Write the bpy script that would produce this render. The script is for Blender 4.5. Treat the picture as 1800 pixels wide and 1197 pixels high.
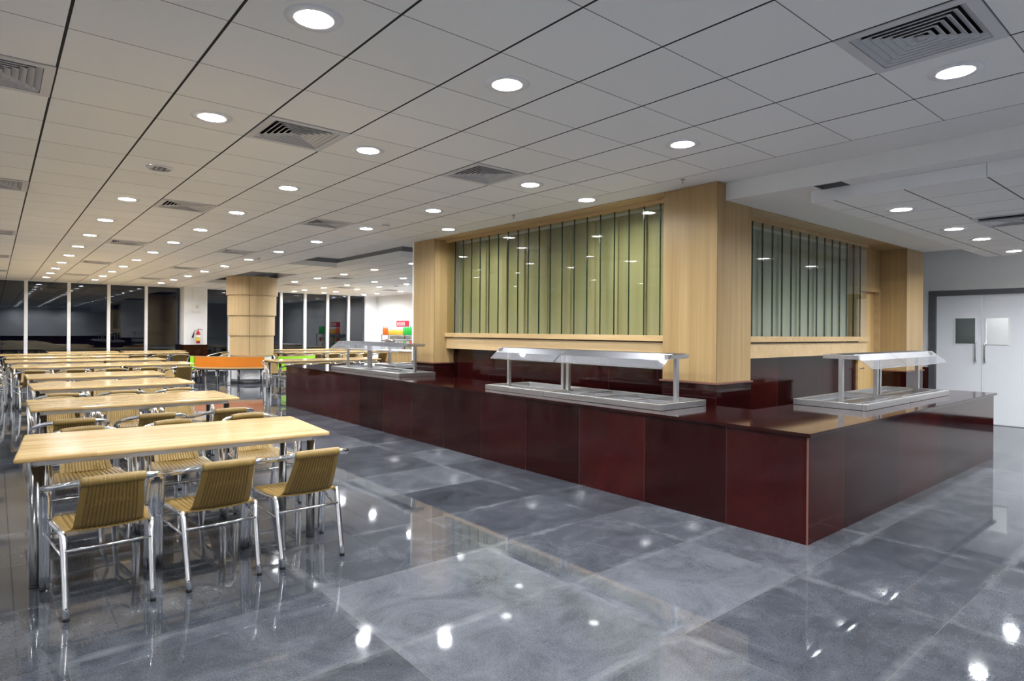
import bpy, bmesh, math, random
from mathutils import Vector, Matrix
random.seed(7)
sc = bpy.context.scene
COL = sc.collection
for o in list(bpy.data.objects):
    bpy.data.objects.remove(o)

# ------------------------------------------------------------------ camera, world, exposure
W, H = 1800.0, 1197.0
F, CX, CY, YAW, ROLL, EYE = 1084.4, 893.7, 582.65, -0.6949, 0.0078, 1.51
cam_d = bpy.data.cameras.new('camera')
cam = bpy.data.objects.new('camera', cam_d)
COL.objects.link(cam)
cam_d.sensor_fit = 'HORIZONTAL'
cam_d.sensor_width = 36.0
cam_d.lens = F / W * 36.0
cam_d.shift_x = (W / 2 - CX) / W
cam_d.shift_y = -(H / 2 - CY) / W
cam_d.clip_end = 200
c_, s_ = math.cos(YAW), math.sin(YAW)
right = Vector((c_, s_, 0)); fwd = Vector((-s_, c_, 0)); up = Vector((0, 0, 1))
cr, sr = math.cos(ROLL), math.sin(ROLL)
r2 = right * cr + up * sr
u2 = up * cr - right * sr
m = Matrix((r2, u2, -fwd)).transposed().to_4x4()
m.translation = Vector((0, 0, EYE))
cam.matrix_world = m
sc.camera = cam

world = bpy.data.worlds.new('night')
sc.world = world
world.use_nodes = True
world.node_tree.nodes['Background'].inputs[0].default_value = (0.012, 0.018, 0.032, 1)
world.node_tree.nodes['Background'].inputs[1].default_value = 0.25
sc.view_settings.view_transform = 'Standard'
sc.view_settings.look = 'None'
sc.view_settings.gamma = 1.0
sc.view_settings.exposure = 1.27
sc.view_settings.use_curve_mapping = False
LAMP_POWER = 270.0
LAMP_COL = (0.94, 0.965, 1.0)
LAMP_DEPTH = 0.022

# ------------------------------------------------------------------ node helpers
class NT:
    def __init__(s, name):
        s.mat = bpy.data.materials.new(name); s.mat.use_nodes = True
        s.t = s.mat.node_tree; s.n = s.t.nodes; s.l = s.t.links
        s.bsdf = s.n['Principled BSDF']; s.out = s.n['Material Output']
    def new(s, t, **kw):
        n = s.n.new(t)
        for k, v in kw.items(): setattr(n, k, v)
        return n
    def put(s, sock, v):
        if isinstance(v, bpy.types.NodeSocket): s.l.new(v, sock)
        elif v is not None:
            if isinstance(v, (tuple, list)) and len(v) == 3 and sock.type == 'RGBA': v = (*v, 1)
            sock.default_value = v
    def math(s, op, a, b=None, c=None, clamp=False):
        n = s.new('ShaderNodeMath', operation=op, use_clamp=clamp)
        s.put(n.inputs[0], a)
        if b is not None: s.put(n.inputs[1], b)
        if c is not None: s.put(n.inputs[2], c)
        return n.outputs[0]
    def pos(s):
        g = s.new('ShaderNodeNewGeometry'); x = s.new('ShaderNodeSeparateXYZ')
        s.l.new(g.outputs['Position'], x.inputs[0]); return x.outputs
    def obj(s):
        g = s.new('ShaderNodeTexCoord'); x = s.new('ShaderNodeSeparateXYZ')
        s.l.new(g.outputs['Object'], x.inputs[0]); return x.outputs
    def vec(s, x, y, z=0.0):
        n = s.new('ShaderNodeCombineXYZ')
        for i, v in enumerate((x, y, z)): s.put(n.inputs[i], v)
        return n.outputs[0]
    def noise(s, v, scale, detail=3, rough=0.55, dist=0.0):
        n = s.new('ShaderNodeTexNoise')
        if v is not None: s.l.new(v, n.inputs['Vector'])
        n.inputs['Scale'].default_value = scale; n.inputs['Detail'].default_value = detail
        n.inputs['Roughness'].default_value = rough; n.inputs['Distortion'].default_value = dist
        return n.outputs['Fac']
    def white(s, v):
        n = s.new('ShaderNodeTexWhiteNoise', noise_dimensions='3D'); s.l.new(v, n.inputs['Vector']); return n.outputs['Value']
    def ramp(s, fac, stops):
        n = s.new('ShaderNodeValToRGB'); s.l.new(fac, n.inputs[0])
        e = n.color_ramp.elements
        while len(e) < len(stops): e.new(0.5)
        for k, (p, c) in enumerate(stops):
            e[k].position = p; e[k].color = (*c, 1) if len(c) == 3 else c
        return n.outputs[0]
    def mix(s, f, a, b, mode='MIX'):
        n = s.new('ShaderNodeMix', data_type='RGBA', blend_type=mode)
        s.put(n.inputs[0], f); s.put(n.inputs[6], a); s.put(n.inputs[7], b); return n.outputs[2]
    def bump(s, h, strength=0.2, dist=0.01):
        n = s.new('ShaderNodeBump'); s.l.new(h, n.inputs['Height'])
        n.inputs['Strength'].default_value = strength; n.inputs['Distance'].default_value = dist
        s.l.new(n.outputs[0], s.bsdf.inputs['Normal'])
    def line(s, coord, period, offset, width):
        """1 on a joint line, 0 elsewhere"""
        a = s.math('SUBTRACT', coord, offset); a = s.math('DIVIDE', a, period)
        fr = s.math('FRACT', a); d = s.math('SUBTRACT', fr, 0.5); d = s.math('ABSOLUTE', d)
        return s.math('GREATER_THAN', d, 0.5 - width / period / 2)
    def cell(s, coord, period, offset):
        a = s.math('SUBTRACT', coord, offset); a = s.math('DIVIDE', a, period); return s.math('FLOOR', a)
    def set(s, **kw):
        names = dict(color='Base Color', rough='Roughness', metal='Metallic', spec='Specular IOR Level', coat='Coat Weight',
                     coatr='Coat Roughness', trans='Transmission Weight', ior='IOR', emc='Emission Color', ems='Emission Strength', alpha='Alpha')
        for k, v in kw.items(): s.put(s.bsdf.inputs[names[k]], v)
        return s.mat

M = {}
def simple(name, color, rough=0.5, metal=0.0, noise=0.0, **kw):
    t = NT(name)
    if noise:
        n = t.noise(None, 9, 4)
        tc = t.new('ShaderNodeTexCoord'); t.l.new(tc.outputs['Object'], n.node.inputs['Vector'])
        f = t.math('MULTIPLY_ADD', n, noise * 2, 1 - noise)
        col = t.mix(1.0, color, t.vec(f, f, f), 'MULTIPLY')
        t.set(color=col)
    else: t.set(color=color)
    t.set(rough=rough, metal=metal, **kw)
    M[name] = t.mat
    return t.mat

simple('white_plaster', (0.80, 0.80, 0.79), 0.7, noise=0.03)
simple('white_paint', (0.82, 0.83, 0.85), 0.35)
simple('column_white', (0.86, 0.86, 0.86), 0.6, noise=0.02)
simple('window_frame_white', (0.85, 0.85, 0.86), 0.35)
simple('door_white', (0.84, 0.86, 0.89), 0.4, noise=0.02)
simple('door_frame_grey', (0.10, 0.10, 0.11), 0.5, noise=0.3)
simple('lamp_reflector', (0.92, 0.92, 0.93), 0.5)
simple('black_void', (0.02, 0.02, 0.02), 0.9)
simple('duct_grey', (0.20, 0.20, 0.21), 0.8)
simple('vane_metal', (0.62, 0.62, 0.64), 0.45)
simple('black_rubber', (0.015, 0.015, 0.015), 0.6)
simple('black_plastic', (0.02, 0.02, 0.022), 0.4)
simple('orange_laminate', (0.66, 0.19, 0.008), 0.4)
simple('green_laminate', (0.30, 0.72, 0.02), 0.4)
simple('red_enamel', (0.45, 0.02, 0.02), 0.3)
simple('yellow_label', (0.75, 0.6, 0.05), 0.5)
simple('beige_plastic', (0.62, 0.56, 0.40), 0.5)
simple('paper_white', (0.85, 0.85, 0.82), 0.6)
simple('dark_cabinet', (0.03, 0.028, 0.03), 0.35)
simple('chrome_handle', (0.62, 0.62, 0.63), 0.25, 1.0)
simple('dark_trim', (0.07, 0.04, 0.03), 0.35)
simple('ledge_brown', (0.17, 0.07, 0.05), 0.25)
for nm, c in dict(orange_drink=(0.85, 0.16, 0.02), yellow_drink=(0.85, 0.5, 0.06), green_drink=(0.04, 0.5, 0.08), red_box=(0.62, 0.03, 0.06),
                  cola_drink=(0.10, 0.02, 0.01), blue_cap=(0.05, 0.08, 0.4), white_cap=(0.8, 0.8, 0.8), snack_yellow=(0.8, 0.6, 0.05),
                  snack_red=(0.7, 0.1, 0.03), snack_green=(0.15, 0.5, 0.1), snack_white=(0.8, 0.8, 0.75)).items():
    simple(nm, c, 0.3)

def steel(name, base, rough, scale=(2, 60, 60), var=0.18):
    t = NT(name)
    o = t.obj()
    v = t.vec(t.math('MULTIPLY', o[0], scale[0]), t.math('MULTIPLY', o[1], scale[1]), t.math('MULTIPLY', o[2], scale[2]))
    n = t.noise(v, 1.0, 4, 0.6)
    t.set(color=t.ramp(n, [(0.3, tuple(b * (1 - var) for b in base)), (0.7, base)]), metal=1.0, rough=t.math('MULTIPLY_ADD', n, 0.15, rough))
    M[name] = t.mat
steel('brushed_steel', (0.62, 0.62, 0.63), 0.27)
steel('hood_steel', (0.13, 0.13, 0.138), 0.36)
steel('polished_aluminium', (0.93, 0.94, 0.96), 0.03, (8, 8, 8), 0.06)
steel('table_leg_steel', (0.26, 0.26, 0.265), 0.12, (20, 20, 3), 0.2)

def maple(name, c1, c2, axis=2, figure=0.5, rough=0.35):
    """veneer with grain along an axis"""
    t = NT(name); p = t.pos()
    sc3 = [14, 14, 14]; sc3[axis] = 0.35
    v = t.vec(*[t.math('MULTIPLY', p[i], sc3[i]) for i in range(3)])
    n = t.noise(v, 1.0, 5, 0.6, 0.4)
    sc3 = [70, 70, 70]; sc3[axis] = 1.5
    v2 = t.vec(*[t.math('MULTIPLY', p[i], sc3[i]) for i in range(3)])
    n2 = t.noise(v2, 1.0, 2)
    sc4 = [2.3, 2.3, 2.3]; sc4[axis] = 0.12
    v3 = t.vec(*[t.math('MULTIPLY', p[i], sc4[i]) for i in range(3)])
    n3 = t.noise(v3, 1.0, 2)
    f = t.math('MULTIPLY_ADD', n2, 0.25, t.math('MULTIPLY', n, 0.55))
    f = t.math('MULTIPLY_ADD', n3, 0.35, f)
    col = t.ramp(f, [(0.40, c1), (0.75, c2)])
    t.set(color=col, rough=rough, spec=0.4)
    M[name] = t.mat
maple('maple_veneer', (0.31, 0.195, 0.078), (0.46, 0.325, 0.155))
maple('maple_drum_veneer', (0.44, 0.305, 0.15), (0.58, 0.43, 0.235))
maple('maple_veneer_pale', (0.46, 0.315, 0.155), (0.60, 0.445, 0.245), 1)
maple('maple_ledge', (0.42, 0.275, 0.12), (0.56, 0.40, 0.205), 1)
maple('backing_board', (0.27, 0.235, 0.115), (0.42, 0.37, 0.19))
maple('backing_board_grey', (0.32, 0.34, 0.27), (0.42, 0.44, 0.36))
maple('door_wood', (0.50, 0.32, 0.13), (0.62, 0.43, 0.20))

def table_wood():
    t = NT('table_wood'); o = t.obj()
    v = t.vec(t.math('MULTIPLY', o[0], 1.6), t.math('MULTIPLY', o[1], 26), 0.0)
    n = t.noise(v, 1.0, 4, 0.6)
    # staves: strips 45 mm wide, 0.5 m long
    row = t.cell(o[1], 0.045, 0.0)
    sh = t.white(t.vec(row, 3.0, 1.0))
    colm = t.cell(t.math('ADD', o[0], sh), 0.5, 0.0)
    w = t.white(t.vec(row, colm, 5.0))
    f = t.math('MULTIPLY_ADD', w, 0.45, t.math('MULTIPLY', n, 0.6))
    t.set(color=t.ramp(f, [(0.2, (0.43, 0.275, 0.11)), (0.8, (0.64, 0.47, 0.23))]), rough=0.16, spec=0.5)
    M['table_wood'] = t.mat
table_wood()
simple('table_edge_wood', (0.55, 0.37, 0.17), 0.3, noise=0.1)

def wicker():
    t = NT('wicker'); o = t.obj()
    tc = t.new('ShaderNodeTexCoord'); uv = t.new('ShaderNodeSeparateXYZ'); t.l.new(tc.outputs['UV'], uv.inputs[0])
    u, v = uv.outputs[0], uv.outputs[1]
    x = t.math('MULTIPLY_ADD', u, 2.0, -1.0)
    ax = t.math('ABSOLUTE', x)
    edge = t.math('GREATER_THAN', ax, 0.80)
    rib = t.math('MULTIPLY_ADD', t.math('COSINE', t.math('MULTIPLY', x, 53.0)), 0.5, 0.5)
    weft = t.math('MULTIPLY_ADD', t.math('SINE', t.math('MULTIPLY', v, 330.0)), 0.5, 0.5)
    n = t.noise(tc.outputs['Object'], 45, 3)
    mid = t.math('MULTIPLY_ADD', t.math('POWER', rib, 0.7), 0.70, t.math('MULTIPLY', weft, 0.18))
    eg = t.math('MULTIPLY_ADD', weft, 0.22, 0.55)
    f = t.math('ADD', t.math('MULTIPLY', mid, t.math('SUBTRACT', 1.0, edge)), t.math('MULTIPLY', eg, edge))
    f = t.math('MULTIPLY_ADD', n, 0.25, f)
    t.set(color=t.ramp(f, [(0.05, (0.070, 0.040, 0.009)), (0.45, (0.155, 0.092, 0.019)), (1.0, (0.265, 0.168, 0.038))]), rough=0.5)
    t.bump(weft, 0.4, 0.0012)
    M['wicker'] = t.mat
wicker()
def wicker_wrap():
    t = NT('wicker_wrap')
    w = t.new('ShaderNodeTexWave', wave_type='BANDS', bands_direction='X', wave_profile='SIN')
    tc = t.new('ShaderNodeTexCoord'); t.l.new(tc.outputs['Object'], w.inputs['Vector'])
    w.inputs['Scale'].default_value = 55.0; w.inputs['Distortion'].default_value = 0.8
    t.set(color=t.ramp(w.outputs['Fac'], [(0.0, (0.11, 0.065, 0.013)), (0.5, (0.27, 0.172, 0.040))]), rough=0.45)
    t.bump(w.outputs['Fac'], 0.5, 0.0015)
    M['wicker_wrap'] = t.mat
wicker_wrap()

def granite(name, axis, period, offset, first=None):
    t = NT(name); p = t.pos()
    tc = t.new('ShaderNodeNewGeometry')
    sp = t.noise(tc.outputs['Position'], 220, 2, 0.7)
    cl = t.noise(tc.outputs['Position'], 1.3, 4, 0.6, 0.5)
    cell = t.cell(p[axis], period, offset)
    rnd = t.white(t.vec(cell, 2.0, 7.0))
    f = t.math('MULTIPLY_ADD', sp, 0.5, t.math('MULTIPLY', cl, 0.3))
    f = t.math('MULTIPLY_ADD', rnd, 0.22, f)
    col = t.ramp(f, [(0.30, (0.006, 0.0018, 0.0018)), (0.55, (0.026, 0.0035, 0.0035)), (0.85, (0.075, 0.011, 0.009))])
    ln = t.line(p[axis], period, offset, 0.004)
    # long pale scratches in the polish
    v = t.vec(t.math('MULTIPLY', t.math('ADD', p[0], p[1]), 9), t.math('MULTIPLY', p[2], 0.9), 0.0)
    scr = t.noise(v, 1.0, 6, 0.75, 1.5)
    sc_ = t.math('GREATER_THAN', scr, 0.79)
    col = t.mix(t.math('MULTIPLY', sc_, 0.10), col, (0.4, 0.3, 0.3))
    col = t.mix(t.math('MULTIPLY', ln, 0.4), col, (0.14, 0.07, 0.06))
    rr = t.math('MULTIPLY_ADD', t.noise(tc.outputs['Position'], 2.5, 3), 0.10, 0.03)
    t.set(color=col, rough=rr, spec=0.34 if axis == 1 else 0.2)
    M[name] = t.mat
granite('granite_joints_y', 1, 0.8, 2.645)
granite('granite_joints_x', 0, 1.18, 5.07)
granite('granite_top', 1, 50, -20)

def floor_mat():
    t = NT('floor_slabs'); p = t.pos()
    g = t.new('ShaderNodeNewGeometry').outputs['Position']
    cx = t.cell(p[0], 1.2, 1.4626 - 24); cy = t.cell(p[1], 0.8, 1.003 - 24)
    rnd = t.white(t.vec(cx, cy, 1.0)); rnd2 = t.white(t.vec(cx, cy, 9.0))
    off = t.vec(t.math('MULTIPLY', rnd, 37), t.math('MULTIPLY', rnd2, 51), 0.0)
    va = t.new('ShaderNodeVectorMath', operation='ADD'); t.l.new(g, va.inputs[0]); t.l.new(off, va.inputs[1])
    cl = t.noise(va.outputs[0], 2.6, 8, 0.70, 0.7)
    st = t.new('ShaderNodeVectorMath', operation='MULTIPLY'); t.l.new(va.outputs[0], st.inputs[0]); st.inputs[1].default_value = (1.5, 7, 1)
    vein = t.noise(st.outputs[0], 1.2, 5, 0.65, 1.2)
    sp = t.noise(g, 110, 3, 0.8)
    f = t.math('MULTIPLY_ADD', cl, 0.55, t.math('MULTIPLY', sp, 0.45))
    f = t.math('MULTIPLY_ADD', vein, 0.10, f)
    f = t.math('MULTIPLY_ADD', rnd, 0.19, t.math('ADD', f, 0.035))
    col = t.ramp(f, [(0.44, (0.014, 0.016, 0.021)), (0.66, (0.052, 0.057, 0.068)), (0.94, (0.140, 0.149, 0.168))])
    # pale cement haze left along the joints
    def near(coord, period, offset, w):
        a = t.math('DIVIDE', t.math('SUBTRACT', coord, offset), period)
        d = t.math('ABSOLUTE', t.math('SUBTRACT', t.math('FRACT', a), 0.5))
        d = t.math('SUBTRACT', 0.5, d); d = t.math('MULTIPLY', d, period)
        return t.math('SUBTRACT', 1.0, t.math('DIVIDE', d, w), clamp=True)
    hz = t.math('MAXIMUM', near(p[0], 1.2, 1.4626, 0.045), near(p[1], 0.8, 1.003, 0.04))
    hn = t.noise(g, 1.7, 6, 0.7)
    hn = t.math('MULTIPLY', t.math('SUBTRACT', hn, 0.46, clamp=True), 5.0, clamp=True)
    hz = t.math('MULTIPLY', t.math('POWER', hz, 0.5), hn)
    col = t.mix(t.math('MULTIPLY', hz, 0.28), col, (0.30, 0.31, 0.33))
    ln = t.math('MAXIMUM', t.line(p[0], 1.2, 1.4626, 0.004), t.line(p[1], 0.8, 1.003, 0.004))
    col = t.mix(t.math('MULTIPLY', ln, 0.7), col, (0.12, 0.11, 0.10))
    rg = t.math('MULTIPLY_ADD', cl, 0.05, 0.012)
    rg = t.math('MULTIPLY_ADD', hz, 0.05, rg)
    rg = t.math('MAXIMUM', rg, 0.004)
    t.set(color=col, rough=rg, spec=0.5, ior=1.5)
    t.bump(t.noise(g, 3.0, 2), 0.012, 0.02)
    M['floor_slabs'] = t.mat
floor_mat()

def tile_mat(name, px, ox, py, oy, wx=0.014, wy=0.006, base=(0.88, 0.88, 0.865)):
    t = NT(name); p = t.pos(); g = t.new('ShaderNodeNewGeometry').outputs['Position']
    a = t.line(p[0], px, ox, wx); b = t.line(p[1], py, oy, wy)
    cx = t.cell(p[0], px, ox); cy = t.cell(p[1], py, oy)
    rnd = t.white(t.vec(cx, cy, 4.0))
    k = t.math('MULTIPLY_ADD', rnd, 0.04, 0.97)
    sp = t.math('MULTIPLY_ADD', t.noise(g, 90, 3, 0.7), 0.08, 0.96)
    k = t.math('MULTIPLY', k, sp)
    col = t.mix(1.0, base, t.vec(k, k, k), 'MULTIPLY')
    col = t.mix(t.math('MAXIMUM', t.math('MULTIPLY', a, 0.97), t.math('MULTIPLY', b, 0.80)), col, (0.015, 0.015, 0.015))
    t.set(color=col, rough=0.85, spec=0.1)
    M[name] = t.mat
tile_mat('ceiling_tiles', 0.6, 0.267, 0.6, 3.163)
tile_mat('island_tiles', 0.5767, 5.795, 0.563, 2.41, 0.006, 0.014)

def glass(name, tint, ior=1.5, rough=0.0, reflect_haze=0.0):
    t = NT(name)
    tr = t.new('ShaderNodeBsdfTransparent'); tr.inputs[0].default_value = (*tint, 1)
    gl = t.new('ShaderNodeBsdfGlossy'); gl.inputs['Roughness'].default_value = rough
    g = t.new('ShaderNodeNewGeometry'); d = t.new('ShaderNodeVectorMath', operation='DOT_PRODUCT')
    t.l.new(g.outputs['Normal'], d.inputs[0]); t.l.new(g.outputs['Incoming'], d.inputs[1])
    cs = t.math('ABSOLUTE', d.outputs['Value'])
    r0 = ((ior - 1) / (ior + 1)) ** 2
    fr = t.math('MULTIPLY_ADD', t.math('POWER', t.math('SUBTRACT', 1.0, cs), 5.0), 1 - r0, r0)
    mx = t.new('ShaderNodeMixShader'); t.l.new(fr, mx.inputs[0]); t.l.new(tr.outputs[0], mx.inputs[1]); t.l.new(gl.outputs[0], mx.inputs[2])
    if reflect_haze:
        df = t.new('ShaderNodeBsdfDiffuse'); df.inputs[0].default_value = (0.8, 0.8, 0.82, 1)  # white diffuse share stands in for the pale reflection of the ceiling
        m2 = t.new('ShaderNodeMixShader'); m2.inputs[0].default_value = reflect_haze
        t.l.new(mx.outputs[0], m2.inputs[1]); t.l.new(df.outputs[0], m2.inputs[2]); mx = m2
    t.l.new(mx.outputs[0], t.out.inputs[0])
    M[name] = t.mat
glass('window_glass', (0.35, 0.42, 0.5), 1.85)
glass('green_glass', (0.90, 0.93, 0.87), 1.75)
glass('green_glass_b', (0.94, 0.96, 0.92), 1.65)
glass('sneeze_glass', (0.84, 0.86, 0.90), 1.5, 0.03, 0.09)
glass('door_glass', (0.40, 0.43, 0.43), 1.6)
simple('glass_edge_green', (0.004, 0.028, 0.02), 0.15)

def emit(name, col, s):
    t = NT(name); t.set(color=(0.8, 0.8, 0.8), emc=col, ems=s); M[name] = t.mat
emit('lamp_diffuser', LAMP_COL, LAMP_POWER)

# ------------------------------------------------------------------ mesh helpers
class MB:
    def __init__(s): s.bm = bmesh.new(); s.uv = None
    def box(s, a, b, bevel=0.0, seg=2):
        x0, y0, z0 = a; x1, y1, z1 = b
        r = bmesh.ops.create_cube(s.bm, size=1.0)
        vs = r['verts']
        for v in vs:
            v.co = Vector(((x0 + x1) / 2 + v.co.x * (x1 - x0), (y0 + y1) / 2 + v.co.y * (y1 - y0), (z0 + z1) / 2 + v.co.z * (z1 - z0)))
        if bevel:
            es = {e for v in vs for e in v.link_edges}
            bmesh.ops.bevel(s.bm, geom=list(es), offset=bevel, segments=seg, affect='EDGES', profile=0.5)
        return s
    def tube(s, pts, r, n=10, closed=False, caps=True):
        pts = [Vector(p) for p in pts]
        rings = []
        prev = None
        N = len(pts)
        for i, p in enumerate(pts):
            if closed: d = (pts[(i + 1) % N] - pts[i - 1]).normalized()
            elif i == 0: d = (pts[1] - p).normalized()
            elif i == N - 1: d = (p - pts[-2]).normalized()
            else: d = (pts[i + 1] - pts[i - 1]).normalized()
            if prev is None:
                ref = Vector((0, 0, 1)) if abs(d.z) < 0.9 else Vector((1, 0, 0))
                a = d.cross(ref).normalized()
            else:
                a = (prev - d * prev.dot(d)).normalized()
            prev = a
            b = d.cross(a)
            rr = r[i] if isinstance(r, (list, tuple)) else r
            rings.append([s.bm.verts.new(p + (a * math.cos(2 * math.pi * k / n) + b * math.sin(2 * math.pi * k / n)) * rr) for k in range(n)])
        M_ = N if closed else N - 1
        for i in range(M_):
            A, B = rings[i], rings[(i + 1) % N]
            for k in range(n):
                f = s.bm.faces.new((A[k], A[(k + 1) % n], B[(k + 1) % n], B[k])); f.smooth = True
        if caps and not closed:
            s.bm.faces.new(list(reversed(rings[0]))); s.bm.faces.new(rings[-1])
        return s
    def lathe(s, prof, n=32, c=(0, 0), cap=True, smooth=True):
        rings = []
        for r, z in prof:
            rings.append([s.bm.verts.new((c[0] + r * math.cos(2 * math.pi * k / n), c[1] + r * math.sin(2 * math.pi * k / n), z)) for k in range(n)])
        for A, B in zip(rings, rings[1:]):
            for k in range(n):
                f = s.bm.faces.new((A[k], A[(k + 1) % n], B[(k + 1) % n], B[k])); f.smooth = smooth
        if cap:
            if prof[0][0] > 1e-4: s.bm.faces.new(list(reversed(rings[0])))
            if prof[-1][0] > 1e-4: s.bm.faces.new(rings[-1])
        return s
    def quad(s, *p):
        s.bm.faces.new([s.bm.verts.new(q) for q in p]); return s
    def prism(s, poly, z0, z1):
        a = [s.bm.verts.new((x, y, z0)) for x, y in poly]; b = [s.bm.verts.new((x, y, z1)) for x, y in poly]
        n = len(poly)
        s.bm.faces.new(list(reversed(a))); s.bm.faces.new(b)
        for k in range(n): s.bm.faces.new((a[k], a[(k + 1) % n], b[(k + 1) % n], b[k]))
        return s
    def grid(s, fn, nu, nv, thick=0.0):
        """fn(u,v)->Vector; UV = (u,v)"""
        uvl = s.bm.loops.layers.uv.verify()
        def sheet(off, flip):
            V = [[None] * (nv + 1) for _ in range(nu + 1)]
            for i in range(nu + 1):
                for j in range(nv + 1):
                    p = fn(i / nu, j / nv)
                    if off:
                        e = 1e-3
                        du = fn(min(1, i / nu + e), j / nv) - fn(max(0, i / nu - e), j / nv)
                        dv = fn(i / nu, min(1, j / nv + e)) - fn(i / nu, max(0, j / nv - e))
                        p = p + du.cross(dv).normalized() * off
                    V[i][j] = s.bm.verts.new(p)
            for i in range(nu):
                for j in range(nv):
                    q = [(i, j), (i + 1, j), (i + 1, j + 1), (i, j + 1)]
                    if flip: q.reverse()
                    f = s.bm.faces.new([V[a][b] for a, b in q]); f.smooth = True
                    for l, (a, b) in zip(f.loops, q): l[uvl].uv = (a / nu, b / nv)
            return V
        A = sheet(0, False)
        if thick:
            B = sheet(-thick, True)
            ring = [(i, 0) for i in range(nu)] + [(nu, j) for j in range(nv)] + [(i, nv) for i in range(nu, 0, -1)] + [(0, j) for j in range(nv, 0, -1)]
            for k in range(len(ring)):
                a, b = ring[k], ring[(k + 1) % len(ring)]
                s.bm.faces.new((A[a[0]][a[1]], B[a[0]][a[1]], B[b[0]][b[1]], A[b[0]][b[1]]))
        return s
    def build(s, name, mat, parent=None, loc=(0, 0, 0), recalc=True):
        if recalc: bmesh.ops.recalc_face_normals(s.bm, faces=s.bm.faces)
        me = bpy.data.meshes.new(name); s.bm.to_mesh(me); s.bm.free()
        mats = mat if isinstance(mat, (list, tuple)) else [mat]
        for q in mats: me.materials.append(M[q])
        o = bpy.data.objects.new(name, me); COL.objects.link(o)
        o.location = loc
        if parent is not None: o.parent = parent
        return o

def tag(o, label=None, cat=None, group=None, kind=None):
    if label: o['label'] = label
    if cat: o['category'] = cat
    if group: o['group'] = group
    if kind: o['kind'] = kind
    return o
def thing(name, label, cat, loc=(0, 0, 0), rz=0.0, group=None):
    o = bpy.data.objects.new(name, None); COL.objects.link(o)
    o.location = loc; o.rotation_euler = (0, 0, rz); o.empty_display_size = 0.1
    return tag(o, label, cat, group)
def struct(o): o['kind'] = 'structure'; return o
def dup(src, label=None, loc=None, rz=None, parent=None):
    c = src.copy(); COL.objects.link(c); c.parent = parent
    if label: c['label'] = label
    if loc is not None: c.location = loc
    if rz is not None: c.rotation_euler = (0, 0, rz)
    for ch in list(src.children): dup(ch, parent=c)
    return c
def smooth_path(pts, n=6):
    """Catmull-Rom through the points"""
    P = [Vector(p) for p in pts]; P = [P[0] * 2 - P[1]] + P + [P[-1] * 2 - P[-2]]
    out = []
    for i in range(1, len(P) - 2):
        for k in range(n):
            t = k / n
            a, b, c, d = P[i - 1], P[i], P[i + 1], P[i + 2]
            out.append(0.5 * ((2 * b) + (c - a) * t + (2 * a - 5 * b + 4 * c - d) * t * t + (3 * b - a - 3 * c + d) * t ** 3))
    out.append(P[-2])
    return out
ORD = ['first', 'second', 'third', 'fourth', 'fifth', 'sixth', 'seventh', 'eighth', 'ninth', 'tenth', 'eleventh', 'twelfth', 'thirteenth',
       'fourteenth', 'fifteenth', 'sixteenth', 'seventeenth', 'eighteenth', 'nineteenth', 'twentieth']

# ------------------------------------------------------------------ room shell
X0, XR, Y0, YF, ZC = -5.2, 12.9, -7.0, 24.6, 3.0
struct(MB().box((X0 - .2, Y0 - .2, -0.1), (XR + .2, YF + .2, 0)).build('floor', 'floor_slabs'))

diffusers = [(x, y) for x in (-0.033, 1.767, 3.567) for y in (1.063, 4.663, 8.263, 12.463, 16.663, 20.863)]
diffusers = [d for d in diffusers if not (d[1] < 2 and d[0] < 3)]
diffusers += [(7.59, 16.66), (7.59, 20.26), (9.39, 20.26), (11.19, 20.26)]
LY = [2.8675 + 1.8 * k for k in range(-5, 12)]
lamp_spots = [(x, y) for x in (1.1655, 2.3655, 4.1655) for y in LY]
side_spots = [(x, y) for x in (-1.83, -3.63) for y in LY[::2]]
band_spots = [(5.115, 4.78), (5.10, 7.51)]
far_lights = [(7.14, [11.9, 13.7, 15.42, 17.17, 18.91, 22.5]), (8.92, [13.6, 15.38, 17.12, 19.02, 20.89, 22.64, 23.67]), (10.13, [13.6, 15.4, 17.26, 19.07, 20.76, 22.59, 23.70]), (11.87, [15.2, 17.0, 18.8, 20.67, 22.53, 23.67])]
all_lamps = lamp_spots + side_spots + band_spots + [(x, y) for x, ys in far_lights for y in ys]
island_lamps = [(x, 2.155) for x in (6.724, 8.396, 9.531, 11.206)] + [(x, y) for y in (.35, -1.2) for x in (6.724, 8.396, 9.531, 11.206)]
HL = .090
coffers = [(5.07, 9.06, 6.25, 13.9), (6.25, 9.06, 11.4, 10.9), (5.07, 16.4, 6.27, 21.3)]
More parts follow.
